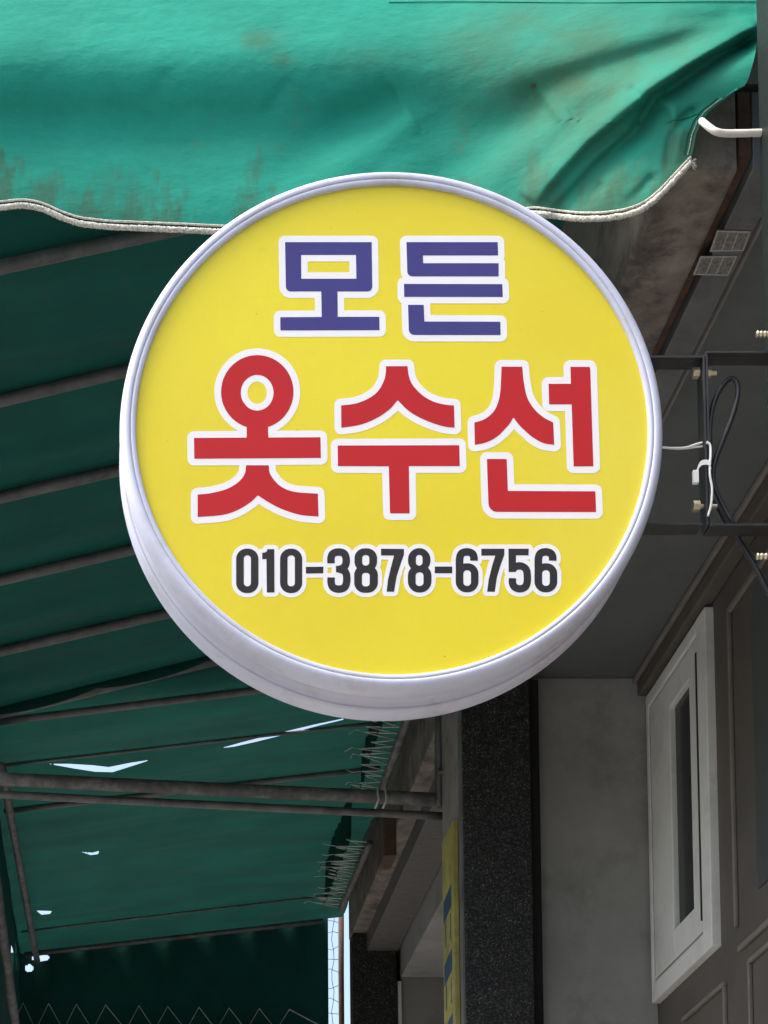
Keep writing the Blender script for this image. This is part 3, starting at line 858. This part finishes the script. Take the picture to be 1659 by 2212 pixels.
# edge pipe along the building and the lacing between it and the canvas
def edge(p, q): return PX(p[0], p[1], .785), PX(q[0], q[1], .785)
e1 = edge((893, 1515), (822, 1716)); e2 = edge((799, 1822), (738, 1962))
tube('edge_pipe', [e1[0].lerp(e1[1], i / 24) for i in range(25)], .0115, M['oldpipe'], fa, 12, .10)
tube('edge_pipe', [e2[0].lerp(e2[1], i / 24) for i in range(25)], .0105, M['oldpipe'], fa, 12, .10)
rnd = random.Random(11)
for (a, b), n in ((e1, 15), (e2, 20)):
    pts = []
    for i in range(2 * n + 1):
        p = a.lerp(b, i / (2 * n))
        if i % 2:
            X = .715 + rnd.uniform(-.03, .012)
            q = Vector((X, p.y + rnd.uniform(-.01, .01), p.z + rnd.uniform(.004, .022)))
            pts.append(q)
        else: pts.append(p + Vector((-.008, 0, .004)))
    out = []
    for u, v in zip(pts, pts[1:]):
        out += [u, u.lerp(v, .5) + Vector((0, 0, -.0012))]
    tube('lacing_cord', out + [pts[-1]], .0018, M['cord'], fa, 5)
    for i in range(3, 2 * n, 4): tube('loose_thread', [pts[i], pts[i] + Vector((rnd.uniform(-.035, -.01), 0, rnd.uniform(-.004, .006))), pts[i] + Vector((rnd.uniform(-.045, -.03), 0, rnd.uniform(-.010, .010)))], .0012, M['cord'], fa, 4)
    # hem of the canvas that the cord is threaded through
    Vh, Fh = [], []
    for i in range(41):
        p = a.lerp(b, i / 40)
        X = .728 + .004 * math.sin(i * 1.3)
        Vh += [(X + .004, p.y, sheet_z([LA[-1]] + LB, X, p.y, .022, 2.2) + .004), (X, p.y, p.z + .030), (X - .004, p.y, p.z + .008 + .004 * math.sin(i * 2.1))]
    for i in range(40):
        for k in range(2): Fh.append((i * 3 + k, i * 3 + k + 1, i * 3 + k + 4, i * 3 + k + 3))
    mesh('edge_hem', Vh, Fh, M['old_canopy'], fa, True)
# double cross bar tied to the first pillar, brace and lower pipe on the street side
tube('cross_bar', [P(-70, 1680, 5.02).lerp(P(938, 1727, 5.02), i / 20) for i in range(21)], .0165, M['oldpipe'], fa, 16, .02)
tube('cross_bar', [P(-70, 1713, 5.05).lerp(P(957, 1763, 5.05), i / 20) for i in range(21)], .0098, M['pipe'], fa, 14, .03)
tube('standing_pipe', [P(948, 1400, 5.03), P(948, 1560, 5.03), P(948, 1742, 5.03)], .0105, M['pipe'], fa, 14)
tube('clamp', [P(946, 1668, 5.015), P(958, 1668, 5.015), P(962, 1690, 5.015)], .008, M['oldpipe'], fa, 10, .1)
for x in (815, 832):
    tube('tie_wire', [P(x, 1700, 5.0), P(x + 3, 1728, 4.998), P(x - 5, 1746, 5.0)], .003, M['cord'], fa, 6)
tube('brace_pipe', [P(3, 1655, 5.06).lerp(P(80, 2075, 7.35), i / 20) for i in range(21)], .0115, M['oldpipe'], fa, 12, .04)
tube('lower_pipe', [P(-26, 1800, 5.4).lerp(P(38, 2260, 7.3), i / 20) for i in range(21)], .018, M['oldpipe'], fa, 12, .04)
# end curtain, its bottom pipe and zigzag lacing
YC = LB[-1][0] + .012
V, Fa = [], []
nx, nz = 240, 90
for j in range(nz + 1):
    for i in range(nx + 1):
        X = -.36 + (.811 + .36) * i / nx
        zt = LB[-1][1](X) + .006; zb = P(0, 2172 if j < nz else 2172, YC).z - .22
        t = j / nz
        V.append((X, YC + .012 * math.sin(X * 16 + t * 2) * t + .006 * math.sin(X * 41), zt + (zb - zt) * t))
for j in range(nz):
    for i in range(nx):
        a = j * (nx + 1) + i
        p = pix(V[a])
        if ((p[0] - 86) / 19) ** 2 + ((p[1] - 2068) / 8) ** 2 < 1 or ((p[0] - 62) / 9) ** 2 + ((p[1] - 2090) / 8) ** 2 < 1: continue
        Fa.append((a, a + 1, a + nx + 2, a + nx + 1))
mesh('end_curtain', V, Fa, M['curtain'], fa, True)
zz = []
ap = [50, 105, 165, 228, 300, 362, 430, 495, 560, 625]
for i, x in enumerate(ap):
    zz.append(P(x - 28, 2225, YC - .03)); zz.append(P(x, 2166 + 1.6 * i, YC - .022))
zz.append(P(690, 2215, YC - .03))
tube('lacing_cord', zz, .0022, M['cord'], fa, 6)
tube('bottom_pipe', [P(-20, 2222, YC - .035).lerp(P(705, 2226, YC - .035), i / 10) for i in range(11)], .012, M['oldpipe'], fa, 12)
# street-side curtain
V, Fa = [], []
ny_, nz = 60, 16
for j in range(nz + 1):
    for i in range(ny_ + 1):
        Y = 2.95 + (YC - 2.95) * i / ny_
        zt = (sheet_z([LA[-1]] + LB, -.32, Y, .022, 2.2) if Y > LA[-1][0] else sheet_z(LA, -.32, Y, .016, .4)) + .004
        t = j / nz
        V.append((-.315 - .03 * t + .012 * math.sin(Y * 9 + t) * t, Y, zt - .95 * t if Y > 5.2 else zt - .18 * t))
for j in range(nz):
    for i in range(ny_):
        a = j * (ny_ + 1) + i
        p = pix(V[a])
        if ((p[0] - 30) / 6) ** 2 + ((p[1] - 2042) / 12) ** 2 < 1: continue
        Fa.append((a, a + 1, a + ny_ + 2, a + ny_ + 1))
mesh('side_curtain', V, Fa, M['curtain'], fa, True)
# rusty block where the edge pipes part
c = P(811, 1818, 5.75)
box('rusty_bracket', .775, .811, c.y - .06, c.y + .06, c.z - .06, c.z + .07, M['rust'], fa, .003)

# ------------------------------------------------------------------ open gap at the far corner: slim post and netting
o = tube('steel_post', [P(737, 1960, 7.55), P(737, 2100, 7.55), (P(737, 2212, 7.55).x, 7.55, 0)], .0105, M['rust'])
props(o, 'slim dark post standing in the bright gap at the far end of the awning', 'post')
rnd = random.Random(5)
nl = []
for i in range(9):
    y = 1985 + i * 29 + rnd.uniform(-6, 6)
    nl.append([P(700, y, 7.62), P(716 + rnd.uniform(-4, 4), y + rnd.uniform(-5, 5), 7.62), P(734, y + rnd.uniform(-8, 8), 7.62)])
nl.append([P(719 + 3 * math.sin(i * 1.7), 1965 + i * 22, 7.62) for i in range(14)])
o = multi_tube('netting', nl, .0013, M['pipe'], None, 5)
props(o, 'thin wire netting across the bright gap beside the far granite pillar', 'netting')

# ------------------------------------------------------------------ yellow board on the side of the first granite pillar
XB = .8075
a0, a1 = PX(991, 1800, XB), PX(953, 1862, XB)
yb = thing('signboard', 'narrow yellow board with dark blue marks on the granite pillar side', 'signboard', (XB, 5.0, ZE))
Y0, Y1 = 4.79, 4.95
zt = ZE + 1.62
box('panel', XB - .012, XB - .0005, Y0, Y1, ZE + .6, zt, M['board_yellow'], yb, .001)
def mark(name, y0, y1, z0, z1, skew, m):
    x = XB - .0126
    V = [(x, y0, z1), (x, y1, z1 - skew), (x, y1, z0 - skew), (x, y0, z0)]
    V += [(q[0] + .0009, q[1], q[2]) for q in V]
    mesh(name, V, [(0, 1, 2, 3), (7, 6, 5, 4), (0, 4, 5, 1), (1, 5, 6, 2), (2, 6, 7, 3), (3, 7, 4, 0)], m, yb)
for k in range(5):
    z = zt - .14 - .150 * k
    mark('printed_mark', Y0 + .035, Y1 - .015, z - .05, z, .012, M['board_blue'])
    mark('printed_line', Y0 + .045, Y0 + .053, z - .125, z - .065, 0, M['board_blue'])
    mark('printed_line', Y1 - .045, Y1 - .035, z - .125, z - .065, 0, M['board_blue'])
bpy.context.view_layer.update()
widen(yb)
